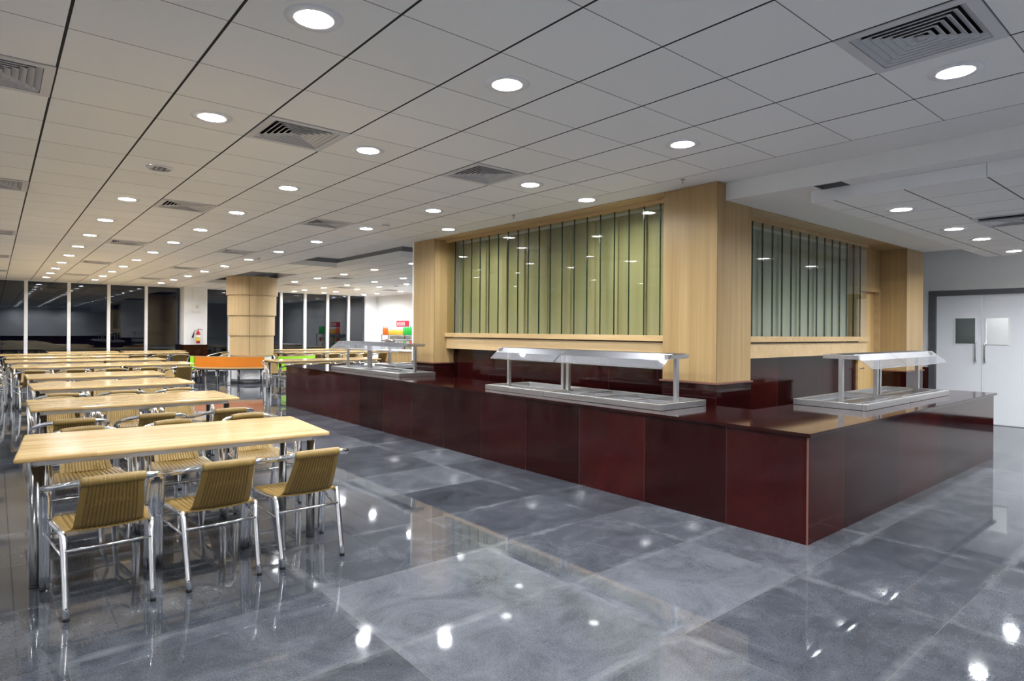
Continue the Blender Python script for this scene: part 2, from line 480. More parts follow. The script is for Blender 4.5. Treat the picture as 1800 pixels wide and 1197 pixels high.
def ceiling():
    holes = [(x - .25, y - .25, x + .25, y + .25) for x, y in diffusers] + coffers + [(x - HL, y - HL, x + HL, y + HL) for x, y in all_lamps]
    xs = sorted({X0, XR, 5.067, 5.58, 6.27, 11.4} | {h[0] for h in holes} | {h[2] for h in holes})
    ys = sorted({Y0, YF, 3.333, 9.0, 13.9} | {h[1] for h in holes} | {h[3] for h in holes})
    tiles, plain = MB(), MB()
    for xa, xb in zip(xs, xs[1:]):
        for ya, yb in zip(ys, ys[1:]):
            mx, my = (xa + xb) / 2, (ya + yb) / 2
            if xb - xa < 1e-6 or yb - ya < 1e-6: continue
            if any(h[0] < mx < h[2] and h[1] < my < h[3] for h in holes): continue
            if 5.58 < mx < 11.4 and my < 3.333: continue
            pl = (5.067 < mx and my < 9.0) or (5.067 < mx < 6.27 and my < 13.9)
            (plain if pl else tiles).quad((xa, ya, ZC), (xa, yb, ZC), (xb, yb, ZC), (xb, ya, ZC))
    c = struct(tiles.build('ceiling', 'ceiling_tiles', recalc=False))
    c2 = plain.build('plain_band', 'white_plaster', c, recalc=False)
    struct(MB().box((X0, Y0, ZC + .45), (XR, YF, ZC + .5)).build('ceiling_slab', 'duct_grey'))
    # coffers: two raised troughs
    def coffer(poly, top):
        # rim strip, set-back band painted grey for the cove's shade and a raised lid, following the outline
        z1, z2 = ZC + .11, ZC + .22
        def offset(d):
            n = len(poly); out = []
            for i in range(n):
                p0, p1, p2 = Vector(poly[i - 1]), Vector(poly[i]), Vector(poly[(i + 1) % n])
                a = (p1 - p0).normalized(); b_ = (p2 - p1).normalized()
                na, nb = Vector((a.y, -a.x)), Vector((b_.y, -b_.x))
                out.append(tuple(p1 + (na + nb) * d))
            return out
        def ring(pa, pb, za, zb, name, mat):
            m_ = MB(); n = len(pa)
            for i in range(n):
                j = (i + 1) % n
                v = [m_.bm.verts.new((*q, z)) for q in (pa[i], pa[j], pb[j], pb[i]) for z in (za, zb)]
                for f in ((0, 2, 3, 1), (2, 4, 5, 3), (4, 6, 7, 5), (6, 0, 1, 7), (0, 6, 4, 2), (1, 3, 5, 7)):
                    m_.bm.faces.new([v[q] for q in f])
            m_.build(name, mat, c)
        o1, o2, o3 = offset(.02), offset(.10), offset(.12)
        ring(poly, o1, ZC - .0005, z1, 'coffer_lip', 'white_plaster')
        ring(o2, o3, z1 - .002, z2, 'coffer_shade_band', 'duct_grey')  # grey colour stands in for shade inside the cove
        MB().prism(o3, z2, z2 + .02).build('coffer_top', top, c)
    coffer([(5.07, 9.06), (11.4, 9.06), (11.4, 10.9), (6.25, 10.9), (6.25, 13.9), (5.07, 13.9)], 'white_plaster')
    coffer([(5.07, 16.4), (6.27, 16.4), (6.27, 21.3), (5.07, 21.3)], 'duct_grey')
    return c
ceiling()

# lower soffit and beam to the right of the kitchen corner
def soffit():
    z = 2.83
    m_ = MB()
    hx0, hx1, hy0, hy1 = 5.62, 5.82, 2.26, 2.50      # small service opening
    def q(xa, ya, xb, yb): m_.quad((xa, ya, z), (xa, yb, z), (xb, yb, z), (xb, ya, z))
    q(5.58, Y0, 11.4, hy0); q(5.58, hy0, hx0, hy1); q(hx1, hy0, 11.4, hy1); q(5.58, hy1, 11.4, 3.333)
    m_.quad((5.58, Y0, z), (5.58, 3.333, z), (5.58, 3.333, ZC), (5.58, Y0, ZC))
    m_.quad((11.4, Y0, z), (11.4, 3.333, z), (11.4, 3.333, ZC), (11.4, Y0, ZC))
    o = struct(m_.build('ceiling_soffit', 'white_plaster', recalc=False))
    v = MB()
    v.box((hx0 - .01, hy0 - .01, z + .001), (hx0, hy1 + .01, z + .12)).box((hx1, hy0 - .01, z + .001), (hx1 + .01, hy1 + .01, z + .12))
    v.box((hx0, hy0 - .01, z + .001), (hx1, hy0, z + .12)).box((hx0, hy1, z + .001), (hx1, hy1 + .01, z + .12)).box((hx0, hy0, z + .12), (hx1, hy1, z + .125))
    v.build('service_opening', 'duct_grey', o)
    # dropped tiled island
    ya = Y0 + .3
    i = struct(MB().box((5.81, ya, 2.72), (5.825, 2.60, 2.829)).box((11.735, ya, 2.72), (11.75, 2.60, 2.829)).box((5.825, 2.585, 2.72), (11.735, 2.60, 2.829))
               .box((5.825, ya, 2.72), (11.735, ya + .015, 2.829)).build('ceiling_island', 'white_paint'))
    tf = MB()
    holes = [(x - HL, y - HL, x + HL, y + HL) for x, y in island_lamps]
    xs = sorted({5.825, 11.735} | {h[0] for h in holes} | {h[2] for h in holes}); ys = sorted({ya + .015, 2.585} | {h[1] for h in holes} | {h[3] for h in holes})
    for a, b in zip(xs, xs[1:]):
        for c, d in zip(ys, ys[1:]):
            if any(h[0] < (a + b) / 2 < h[2] and h[1] < (c + d) / 2 < h[3] for h in holes): continue
            tf.quad((a, c, 2.7205), (a, d, 2.7205), (b, d, 2.7205), (b, c, 2.7205))
    tf.build('island_tile_face', 'island_tiles', i, recalc=False)
    MB().box((5.8085, 1.283, 2.722), (5.8105, 1.286, 2.829)).build('joint', 'duct_grey', i)
soffit()

# walls
def wall(name, a, b, mat='white_plaster'): return struct(MB().box(a, b).build(name, mat))
wall('wall_left', (X0 - .2, Y0, 0), (X0, YF, ZC))
wall('wall_back', (X0, Y0 - .2, 0), (XR, Y0, ZC))
# right wall with the opening of the double door
DY0, DY1, DZ = 2.16, 3.62, 2.24
w_ = MB().box((XR, Y0, 0), (XR + .2, DY0, ZC)).box((XR, DY1, 0), (XR + .2, YF + .2, ZC)).box((XR, DY0, DZ), (XR + .2, DY1, ZC))
struct(w_.build('wall_right', 'white_plaster'))
struct(MB().box((XR - .02, DY1 + .06, 0), (XR, 9.0, 0.93)).box((XR - .02, -3.0, 0), (XR, DY0 - .06, 0.12)).build('baseboard_right', 'granite_joints_y'))
struct(MB().box((X0, Y0, 0), (XR, Y0 + .02, 0.93)).build('baseboard_back', 'granite_joints_x'))

# far window wall
WX = [-4.75, -3.66, -2.57, -1.45, -0.34, 0.76, 1.86, 2.95, 4.05, 5.12]
WX2 = [5.90, 6.78, 7.75, 8.72, 9.69, 10.65, 11.58, 12.38]
def window(n, xa, xb, z0=0.04, z1=2.99):
    o = MB().box((xa + .045, YF - .01, z0), (xb - .045, YF + .006, z1)).build('window_%d' % n, 'window_glass')
    struct(o)
    MB().box((xa - .045, YF - .12, 0.0), (xa + .045, YF + .04, ZC)).build('mullion', 'window_frame_white', o)
    MB().box((xa + .045, YF - .05, 0.0), (xb - .045, YF + .04, z0)).build('bottom_rail', 'window_frame_white', o)
    return o
k = 1
for a, b in zip(WX, WX[1:]): window(k, a, b); k += 1
for a, b in zip(WX2, WX2[1:]): window(k, a, b); k += 1
struct(MB().box((X0, YF, 0), (WX[0], YF + .2, ZC)).build('wall_far_left', 'white_plaster'))
struct(MB().box((WX2[-1] - .03, YF - .1, 0), (XR, YF + .2, ZC)).build('wall_far_right', 'column_white'))
struct(MB().box((X0, YF - .02, ZC - .02), (XR, YF + .06, ZC + .02)).build('trim_1', 'window_frame_white'))
# dark ground outside
struct(MB().box((-20, YF + .3, -0.12), (30, YF + 25, -0.1)).build('ground_outside', 'duct_grey'))
# square white column between the windows
def far_column():
    t = thing('white_column', 'square white plastered column between the far windows with dark red granite base', 'column', (5.55, 24.25, 0))
    MB().box((-.42, -.28, 0.96), (.33, .45, ZC)).build('plaster_shaft', 'column_white', t)
    MB().box((-.44, -.30, 0), (.35, .45, 0.955)).build('granite_base', 'granite_joints_x', t)
    return t
far_column()
tr = thing('cable_trunking', 'white vertical cable trunking with a box running down the white column', 'trunking', (5.50, 23.955, 0))
MB().box((-.10, -.03, 2.2), (.07, .0145, 2.985), .004).build('cover', 'column_white', tr)
MB().box((-.13, -.055, 2.13), (.12, .0145, 2.2), .008).build('junction_box', 'column_white', tr)
MB().box((.0, -.045, 2.24), (.07, -.031, 2.36), .004).build('switch', 'beige_plastic', tr)
def extinguisher():
    t = thing('fire_extinguisher', 'red fire extinguisher with black horn hanging on the white column', 'fire extinguisher', (5.56, 23.86, 1.0))
    MB().lathe([(0.0, 0.0), (.055, 0.005), (.065, .03), (.065, .36), (.045, .42), (.02, .44), (.02, .47)], 20).build('cylinder', 'red_enamel', t)
    MB().lathe([(.0665, .10), (.0665, .21)], 20, cap=False).build('label', 'yellow_label', t)
    MB().lathe([(.0665, .22), (.0665, .30)], 20, cap=False).build('instruction_label', 'paper_white', t)
    MB().box((-.02, -.03, .46), (.02, .03, .50), .005).tube([(0, 0, .48), (0, 0, .55)], .012).build('valve', 'chrome_handle', t)
    MB().tube([(.02, 0, .50), (.10, -.02, .50), (.14, -.02, .47)], .012).build('handle', 'red_enamel', t)
    MB().tube(smooth_path([(-.02, 0, .47), (-.10, -.01, .46), (-.14, -.02, .38)]), .011).tube([(-.14, -.02, .38), (-.185, -.02, .20)], [.014, .035]).build('hose', 'black_rubber', t)
    MB().box((-.03, .05, .3), (.03, .108, .34)).build('wall_bracket', 'black_plastic', t)
extinguisher()

# ------------------------------------------------------------------ doors
def double_door():
    d = struct(MB().box((XR - .03, DY1 - .05, 0), (XR + .1, DY1 + .05, DZ + .05), .004).box((XR - .03, DY0 - .05, 0), (XR + .1, DY0 + .05, DZ + .05), .004)
               .box((XR - .03, DY0 + .05, DZ - .04), (XR + .1, DY1 - .05, DZ + .05), .004).build('door_1', 'door_frame_grey'))
    mid = (DY0 + DY1) / 2
    mid = 2.91
    for k, (ya, yb) in enumerate(((mid + .004, DY1 - .055), (DY0 + .055, mid - .004))):
        wy0, wy1 = ((3.00, 3.29), (2.55, 2.85))[k]
        z0, z1 = 1.36, 1.80
        l = MB().box((XR + .02, ya, .012), (XR + .06, wy0, DZ - .045)).box((XR + .02, wy1, .012), (XR + .06, yb, DZ - .045))
        l.box((XR + .02, wy0, .012), (XR + .06, wy1, z0)).box((XR + .02, wy0, z1), (XR + .06, wy1, DZ - .045))
        leaf = l.build('door_leaf', 'door_white', d)
        b = MB()
        for (p, q) in (((wy0 - .012, z0 - .012), (wy0, z1 + .012)), ((wy1, z0 - .012), (wy1 + .012, z1 + .012)), ((wy0, z0 - .012), (wy1, z0)), ((wy0, z1), (wy1, z1 + .012))):
            b.box((XR + .008, p[0], p[1]), (XR + .021, q[0], q[1]))
        b.build('vision_frame', 'paper_white', leaf)
        MB().box((XR + .036, wy0, z0), (XR + .042, wy1, z1)).build('vision_pane', 'door_glass', leaf)
        hy = mid + (.075 if k == 0 else -.055)
        MB().tube(smooth_path([(XR + .02, hy, 1.375), (XR - .03, hy, 1.37), (XR - .045, hy, 1.34), (XR - .045, hy, 1.10), (XR - .03, hy, 1.07), (XR + .02, hy, 1.065)], 5), .011, 10).build('pull_handle', 'chrome_handle', leaf)
    MB().lathe([(0, 0), (.028, 0), (.028, .02), (.012, .03)], 16).build('lock_cylinder', 'black_plastic', leaf)
    lk = leaf.children[-1]; lk.rotation_euler = (0, -math.pi / 2, 0); lk.location = (XR + .022, mid - .045, .97)
    # passage behind the vision panes
    struct(MB().box((XR + 1.6, 1.2, 0), (XR + 1.7, 4.6, 2.9)).build('wall_passage', 'white_plaster'))
    struct(MB().box((XR + .2, 1.2, 2.99), (XR + 1.7, 4.6, 3.0)).build('ceiling_passage', 'white_plaster'))
    struct(MB().box((XR + .2, 1.2, -.1), (XR + 1.7, 4.6, -0.001)).build('floor_passage', 'floor_slabs'))
double_door()

# ------------------------------------------------------------------ kitchen block
struct(MB().box((5.96, 3.86, 0), (11.38, 8.9, ZC)).build('wall_kitchen_core', 'white_plaster'))
struct(MB().box((5.82, 3.97, 0), (5.955, 8.38, 1.225)).build('wall_kitchen_front', 'granite_joints_y'))
struct(MB().box((6.08, 3.72, 0), (9.80, 3.855, 1.23)).build('wall_kitchen_side', 'granite_joints_x'))
struct(MB().box((5.43, 9.02, 1.01), (11.38, 9.06, ZC)).build('wall_kitchen_end', 'white_plaster'))

def pillar(name, label, xa, ya, xb, yb, zb, ztop, back=None):
    t = thing(name, label, 'pillar', ((xa + xb) / 2, (ya + yb) / 2, 0), 0, 'maple clad pillars of the kitchen block')
    cx, cy = (xa + xb) / 2, (ya + yb) / 2
    hx, hy = (xb - xa) / 2, (yb - ya) / 2
    MB().box((-hx, -hy, zb), (hx, hy, ztop), .002, 1).build('maple_cladding', 'maple_veneer', t)
    MB().box((-hx - .025, -hy - .025, zb - .018), (hx + .012, hy + .025, zb - .001), .003).build('ledge', 'ledge_brown', t)
    MB().box((-hx - .004, -hy - .004, 0), (hx, hy + .004, zb - .019)).build('granite_base', 'granite_top', t)
    MB().box((-hx - .0012, -hy - .0012, zb + .003), (-hx + .002, -hy + .002, ztop - .003)).build('corner_joint', 'dark_trim', t)
    return t
p = pillar('maple_pillar', 'broad maple clad pillar on a dark granite base at the corner of the counter', 5.434, 3.333, 6.08, 3.968, 1.02, 2.998)
pillar('maple_pillar', 'maple clad pillar at the far left end of the long glass partition', 5.434, 8.385, 5.82, 9.018, 1.00, 2.998)
pillar('maple_pillar', 'maple clad pillar nearest the white double door', 10.66, 3.333, 11.40, 3.85, 0.955, 2.828)

def glass_wall(name, label, main):
    t = thing(name, label, 'glass partition')
    if main:
        g, a, b, z0, z1 = 5.68, 3.970, 8.383, 1.48, 2.945
        n = 20
        P = lambda u, v, z: (u, v, z)
    else:
        g, a, b, z0, z1 = 3.58, 6.082, 9.80, 1.475, 2.775
        n = 16
        P = lambda u, v, z: (v, u, z)
    def bx(mb, u0, v0, z0_, u1, v1, z1_, **k):
        A = P(u0, v0, z0_); B = P(u1, v1, z1_)
        return mb.box(tuple(map(min, A, B)), tuple(map(max, A, B)), **k)
    front = 5.434 if main else 3.333
    top = 2.999 if main else 2.829
    back = 5.955 if main else 3.855
    bx(MB(), back - .02, a, z0, back - .002, b, z1).build('backing_board', 'backing_board' if main else 'backing_board_grey', t)
    # upright battens of slightly different widths behind the panes
    for q in range(n // 2):
        v = a + (b - a) * (q + .25 + random.uniform(-.1, .2)) / (n / 2)
        w = random.uniform(.06, .16)
        bx(MB(), back - .05, v, z0 + .002, back - .0205, v + w, z1 - .03).build('batten', 'backing_board' if main else 'backing_board_grey', t)
    bx(MB(), front, a, top - .014, back, b, top - .001).build('top_lining', 'maple_ledge', t)
    bx(MB(), g - .03, a, z1, g + .03, b, top - .0145, bevel=.002).build('head_rail', 'maple_ledge', t)
    bx(MB(), g - .045, a, z0 - .065, back, b, z0 - .001, bevel=.002).build('sill', 'maple_ledge', t)
    # fascia boards under the sill with open joints
    m3 = 3
    for q in range(m3):
        v0 = a + (b - a) * (0, .39, .76)[q]; v1 = a + (b - a) * (.39, .76, 1)[q]
        bx(MB(), g - .01, v0 + .001, 1.228, g + .02, v1 - .001, z0 - .08, bevel=.001).build('fascia_board', 'maple_veneer_pale', t)
    bx(MB(), g + .02, a, 1.228, back, b, 1.245).build('fascia_soffit', 'maple_ledge', t)
    for q in range(n):
        v0 = a + (b - a) * q / n; v1 = a + (b - a) * (q + 1) / n
        ang = random.uniform(-.006, .006)
        pane = MB()
        pane.box((-.005, .004, 0), (.005, v1 - v0 - .004, z1 - z0))
        for vv in pane.bm.verts: vv.co.x += vv.co.y * ang
        if not main:
            for vv in pane.bm.verts: vv.co.x, vv.co.y = vv.co.y, vv.co.x
        pane.build('glass_panel', ('green_glass', 'green_glass_b')[q % 2], t, P(g, v0, z0))
        if q: bx(MB(), g - .007, v0 - .0027, z0, g + .012, v0 + .0027, z1).build('glass_joint', 'glass_edge_green', t)
    return t
glass_wall('glass_partition', 'long partition of upright greenish glass strips above the long counter', True)
glass_wall('glass_partition', 'shorter partition of upright grey green glass strips facing the right hand counter leg', False)

# maple lined door niche between the short partition and the far pillar
def niche():
    d = struct(MB().box((9.80, 3.70, 2.22), (10.66, 3.86, 2.829)).box((9.80, 3.333, 2.815), (10.66, 3.70, 2.829)).build('wall_niche', 'maple_veneer'))
    t = MB().box((9.80, 3.69, 0), (9.87, 3.86, 2.22)).box((10.60, 3.69, 0), (10.66, 3.86, 2.22)).box((9.87, 3.69, 2.16), (10.60, 3.86, 2.22)).build('door_2', 'maple_ledge')
    struct(t)
    MB().box((9.872, 3.76, 0.01), (10.598, 3.80, 2.158)).build('door_leaf', 'door_wood', t)
    MB().tube([(9.96, 3.76, 1.0), (9.96, 3.71, 1.0), (10.07, 3.71, 1.0)], .01, 8).build('door_handle', 'chrome_handle', t)
niche()

# ------------------------------------------------------------------ counter
def counter():
    t = thing('serving_counter', 'long U shaped dark red granite serving counter with a polished top', 'counter', (0, 0, 0))
    x0, x1, y0, y1 = 4.463, 5.40, 2.007, 12.24
    # fronts
    MB().box((x0, y0 + .0305, 0), (x0 + .03, y1, .77)).build('granite_front', 'granite_joints_y', t)
    MB().box((x0, y0, 0), (9.47, y0 + .03, .77)).build('granite_side', 'granite_joints_x', t)
    MB().box((9.44, y0 + .0305, 0), (9.47, 2.93, .77)).build('granite_end', 'granite_top', t)
    MB().box((x0 + .0305, y1 - .03, 0), (6.6, y1, .77)).build('granite_far_side', 'granite_joints_x', t)
    MB().box((x0 + .031, y0 + .031, 0.0), (x1 - .02, y1 - .031, .768)).box((x1 - .0195, y0 + .031, 0), (9.439, 2.90, .768)).box((x1 - .0195, 11.30, 0), (6.6, y1 - .031, .768)).build('carcass', 'dark_cabinet', t)
    # top, one L/U shaped slab with a soft front edge
    poly = [(x0 - .03, y0 - .03), (9.50, y0 - .03), (9.50, 2.94), (x1 + .02, 2.94), (x1 + .02, 11.27), (6.62, 11.27), (6.62, y1 + .02), (x0 - .03, y1 + .02)]
    m_ = MB().prism(poly, .772, .80)
    es = [e for e in m_.bm.edges if abs(e.verts[0].co.z - e.verts[1].co.z) < 1e-4]
    bmesh.ops.bevel(m_.bm, geom=es, offset=.006, segments=2, affect='EDGES')
    m_.build('countertop', 'granite_top', t)
    MB().box((x0 - .002, y0 - .002, 0), (x0 + .008, y0 + .008, .771)).build('corner_strip', 'ledge_brown', t)
counter()

# ------------------------------------------------------------------ serving stations
def well_unit(t, xa, xb, pans, hood=True, depth=.72, seed=0):
    """unit along local x, customer side at y=0; z from 0 = top of the counter"""
    z = .06
    fr = MB()
    fr.box((xa, 0, .001), (xb, .045, z), .003).box((xa, depth - .045, .001), (xb, depth, z), .003)
    fr.box((xa, .0455, .001), (xa + .05, depth - .0455, z), .003).box((xb - .05, .0455, .001), (xb, depth - .0455, z), .003)
    f = fr.build('rim_frame', 'brushed_steel', t)
    MB().box((xa + .0505, .046, .002), (xb - .0505, depth - .046, .012)).build('well_floor', 'brushed_steel', t)
    rnd = random.Random(seed)
    if pans:
        n = pans
        w = (xb - xa - .10) / n
        for i in range(n):
            for j in range(2):
                a0, a1 = xa + .05 + i * w + .012, xa + .05 + (i + 1) * w - .012
                b0, b1 = .055 + j * (depth - .11) / 2 + .01, .055 + (j + 1) * (depth - .11) / 2 - .01
                zt = z + rnd.uniform(-.012, .004)
                p = MB()
                p.box((a0, b0, zt - .006), (a1, b0 + .018, zt)).box((a0, b1 - .018, zt - .006), (a1, b1, zt)).box((a0, b0 + .018, zt - .006), (a0 + .018, b1 - .018, zt)).box((a1 - .018, b0 + .018, zt - .006), (a1, b1 - .018, zt))
                p.box((a0 + .016, b0 + .016, .0135), (a1 - .016, b1 - .016, .018))
                p.box((a0 + .012, b0 + .012, .018), (a0 + .016, b1 - .012, zt - .006)).box((a1 - .016, b0 + .012, .018), (a1 - .012, b1 - .012, zt - .006))
                p.box((a0 + .016, b0 + .012, .018), (a1 - .016, b0 + .016, zt - .006)).box((a0 + .016, b1 - .016, .018), (a1 - .016, b1 - .012, zt - .006))
                p.build('food_pan', 'brushed_steel', t)
    else:
        for j in range(2):
            MB().box((xa + .06, .12 + j * .22, .040), (xb - .06, .15 + j * .22, .052), .002).build('cross_bar', 'brushed_steel', t)
    MB().box((xb - .1, -.0005, .02), (xb - .098, .001, .04)).build('seam', 'black_plastic', f)

def station(name, label, loc, rz, mirror, units, posts, hoods, depth=.72, top=.505, group=None):
    """local x along the unit, local y from the customers (0) to the staff"""
    t = thing(name, label, 'serving station', loc, rz, group)
    for k, (xa, xb, pans) in enumerate(units): well_unit(t, xa, xb, pans, depth=depth, seed=k)
    yp = depth * .47
    for x in posts:
        MB().box((x - .02, yp - .02, .012), (x + .02, yp + .02, top - .04), .003).build('post', 'brushed_steel', t)
    for x in sorted({min(posts), max(posts)}):
        MB().box((x - .02, yp - .16, top - .042), (x + .02, yp + .17, top), .003).build('arm', 'brushed_steel', t)
    for (xa, xb) in hoods:
        a, b, c = (yp - .10, top), (yp - .175, top - .055), (yp - .26, top - .125)
        # steel strip bent over the arms
        m_ = MB()
        th = .0025
        def strip(mb, p, q, xa, xb, th):
            d = Vector((0, q[0] - p[0], q[1] - p[1])).normalized(); n = Vector((0, -d.z, d.y)) * th
            A = [Vector((xa, *p)), Vector((xb, *p)), Vector((xb, *q)), Vector((xa, *q))]
            v1 = [mb.bm.verts.new(v) for v in A]; v2 = [mb.bm.verts.new(v - n) for v in A]
            mb.bm.faces.new(v1); mb.bm.faces.new(list(reversed(v2)))
            for i in range(4): mb.bm.faces.new((v1[i], v2[i], v2[(i + 1) % 4], v1[(i + 1) % 4]))
        strip(m_, (yp + .12, top + .004), (a[0], a[1] + .004), xa, xb, th)
        strip(m_, (a[0], a[1] + .004), b, xa, xb, th)
        h = m_.build('hood_strip', 'hood_steel', t)
        g = MB(); strip(g, (b[0], b[1] - .001), c, xa + .004, xb - .004, .006)
        g.build('sneeze_guard', 'sneeze_glass', t)
        MB().box((xa + .004, c[0] - .004, c[1] - .006), (xb - .004, c[0] + .004, c[1] + .002)).build('guard_edge', 'brushed_steel', t)
    return t
# local x -> world +Y needs local y -> world +X : handled by a mirrored layout (rz = pi/2 gives y -> -X), so negate x instead
# station on the long counter, near the corner: world X = 4.62 + y_local, world Y = Yend - x_local   (rz = -pi/2 : x->-Y, y->+X)
station('serving_station', 'stainless steel serving station with many open pans near the corner of the long counter', (4.63, 5.99, .80), -math.pi / 2, False,
        [(0, 1.04, 0), (1.045, 2.60, 4)], [.02 + .03, 1.01, 1.09, 2.52], [(0.0, 1.12), (1.13, 2.55)])
station('serving_station', 'stainless steel serving station at the far left end of the long counter', (4.72, 10.70, .80), -math.pi / 2, False,
        [(0, 1.03, 0), (1.035, 2.45, 3)], [.04, .86, .94, 2.40], [(-.15, .90), (.91, 2.35)], depth=.66)
# on the right hand leg: x -> +X, y -> +Y
station('serving_station', 'stainless steel serving station with open wells on the right hand counter leg', (6.18, 2.25, .80), 0, False,
        [(0, 1.15, 0), (1.155, 2.46, 0)], [.24, 1.13, 1.21, 2.42], [(.26, 1.22), (1.23, 2.60)], depth=.68)
def rear_station():
    st = station('serving_station', 'steel topped dark serving cart beside the drinks shelf behind the left counter', (5.75, 10.20, .80), 0, False,
                 [(0, 1.3, 3)], [.1, 1.2], [], depth=.8)
    MB().box((.02, .02, -.80), (1.28, .78, 0.0)).build('cabinet', 'dark_cabinet', st)
    MB().box((.0, .20, .5055), (1.35, .55, .53), .003).build('gantry_shelf', 'brushed_steel', st)
rear_station()

# ------------------------------------------------------------------ round column with seats
RC = (5.68, 18.3)
def round_column():
    t = thing('round_column', 'round maple clad column of four stepped drums below the ceiling', 'column', (RC[0], RC[1], 0))
    zs = [2.985, 2.47, 1.905, 1.34, .775]
    rs = [.685, .65, .615, .585]
    for k in range(4):
        MB().lathe([(rs[k] - .04, zs[k + 1]), (rs[k], zs[k + 1]), (rs[k], zs[k] - .003), (rs[k] - .04, zs[k] - .003)], 64, cap=False, smooth=False).build('maple_drum', 'maple_drum_veneer', t)
        a = math.atan2(-.80, -.35)
        c, s = math.cos(a) * rs[k], math.sin(a) * rs[k]
        MB().box((c - .004, s - .004, zs[k + 1] + .002), (c + .003, s + .003, zs[k] - .005)).build('seam', 'dark_trim', t)
    MB().lathe([(.50, .10), (.50, 3.0)], 48, cap=False).build('core', 'white_plaster', t)
    MB().lathe([(.53, .12), (.53, .80)], 48, cap=False).build('plaster_plinth', 'column_white', t)
    MB().lathe([(.55, 0), (.55, .12), (.5, .12)], 48, cap=False).build('black_skirting', 'black_plastic', t)
round_column()

def arc_bench(name, label, centre, r, a0, a1, panel_mat, z0=.45, z1=.765, seat=.2):
    t = thing(name, label, 'bench', (centre[0], centre[1], 0), 0, 'curved benches around the round column')
    n = 24
    def arc(mb, ra, rb, za, zb, A0=a0, A1=a1, n=n):
        pts = []
        for i in range(n + 1):
            a = A0 + (A1 - A0) * i / n
            pts.append((math.cos(a), math.sin(a)))
        v = [[mb.bm.verts.new((c * rr, s * rr, zz)) for rr, zz in ((ra, za), (rb, za), (rb, zb), (ra, zb))] for c, s in pts]
        for i in range(n):
            for k in range(4): mb.bm.faces.new((v[i][k], v[i][(k + 1) % 4], v[i + 1][(k + 1) % 4], v[i + 1][k]))
        mb.bm.faces.new(v[0]); mb.bm.faces.new(list(reversed(v[-1])))
        return mb
    arc(MB(), r - .03, r, z0 + .018, z1 - .018).build('back_panel', panel_mat, t)
    arc(MB(), r - .034, r + .004, z1 - .0175, z1).build('top_edging', 'table_edge_wood', t)
    arc(MB(), r - seat, r + .006, z0 - .022, z0 + .0175).build('seat_board', 'table_edge_wood', t)
    arc(MB(), r - seat + .03, r - .01, z0 - .062, z0 - .0225).build('steel_frame', 'table_leg_steel', t)
    m_ = 4
    for i in range(m_):
        a = a0 + (a1 - a0) * (i + .12) / (m_ - .76)
        for rr in (r - .04, r - seat + .05):
            p = (math.cos(a) * rr, math.sin(a) * rr)
            MB().lathe([(.022, 0), (.022, z0 - .0625)], 12, c=p).build('leg', 'table_leg_steel', t)
    return t
BC, BR = (6.15, 19.62), 2.12
d2 = math.radians
arc_bench('curved_bench', 'curved bench with a bright orange back panel in front of the round column', BC, BR, math.atan2(18.66 - BC[1], 4.28 - BC[0]) + 2 * math.pi, math.radians(260), 'orange_laminate')
gl = arc_bench('curved_bench', 'curved bench with a bright green back panel right of the round column', BC, BR, math.radians(270), math.radians(306), 'green_laminate', z0=.36)
ge = arc_bench('curved_bench', 'short bench end with a bright green panel left of the orange panel', (BC[0], BC[1]), BR + .02, math.atan2(18.66 - BC[1], 4.28 - BC[0]) + 2 * math.pi - .075, math.atan2(18.66 - BC[1], 4.28 - BC[0]) + 2 * math.pi - .012, 'green_laminate', z0=.36)

# ------------------------------------------------------------------ tables
table_protos = {}
def make_table(L, D=.97, h=.775):
    t = thing('dining_table', '', 'table', (0, 0, 0), 0, 'maple topped canteen tables')
    MB().box((-L / 2, -D / 2, h - .030), (L / 2, D / 2, h), .012, 3).build('tabletop', 'table_wood', t)
    fr = MB()
    a, b = L / 2 - .10, D / 2 - .12
    fr.box((-a, -b - .015, h - .070), (a, -b + .015, h - .0305)).box((-a, b - .015, h - .070), (a, b + .015, h - .0305))
    fr.box((-a - .015, -b + .0155, h - .070), (-a + .015, b - .0155, h - .0305)).box((a - .015, -b + .0155, h - .070), (a + .015, b - .0155, h - .0305))
    fr.build('apron_frame', 'brushed_steel', t)
    for sx in (-1, 1):
        for sy in (-1, 1):
            l = MB().lathe([(.0, .006), (.029, .006), (.030, .02), (.030, h - .071)], 16, c=(sx * a, sy * b)).build('leg', 'table_leg_steel', t)
            MB().lathe([(.031, 0), (.031, .012)], 16, c=(sx * a, sy * b)).build('foot_cap', 'black_rubber', l)
    return t
def table(x0, x1, yf, label, rot=0.0, D=.97):
    L = round(x1 - x0, 2)
    cx, cy = (x0 + x1) / 2, yf + D / 2
    if L not in table_protos:
        t = make_table(L, D); table_protos[L] = t
    else: t = dup(table_protos[L])
    t.location = (cx, cy, 0); t.rotation_euler = (0, 0, rot); t['label'] = label
    return t

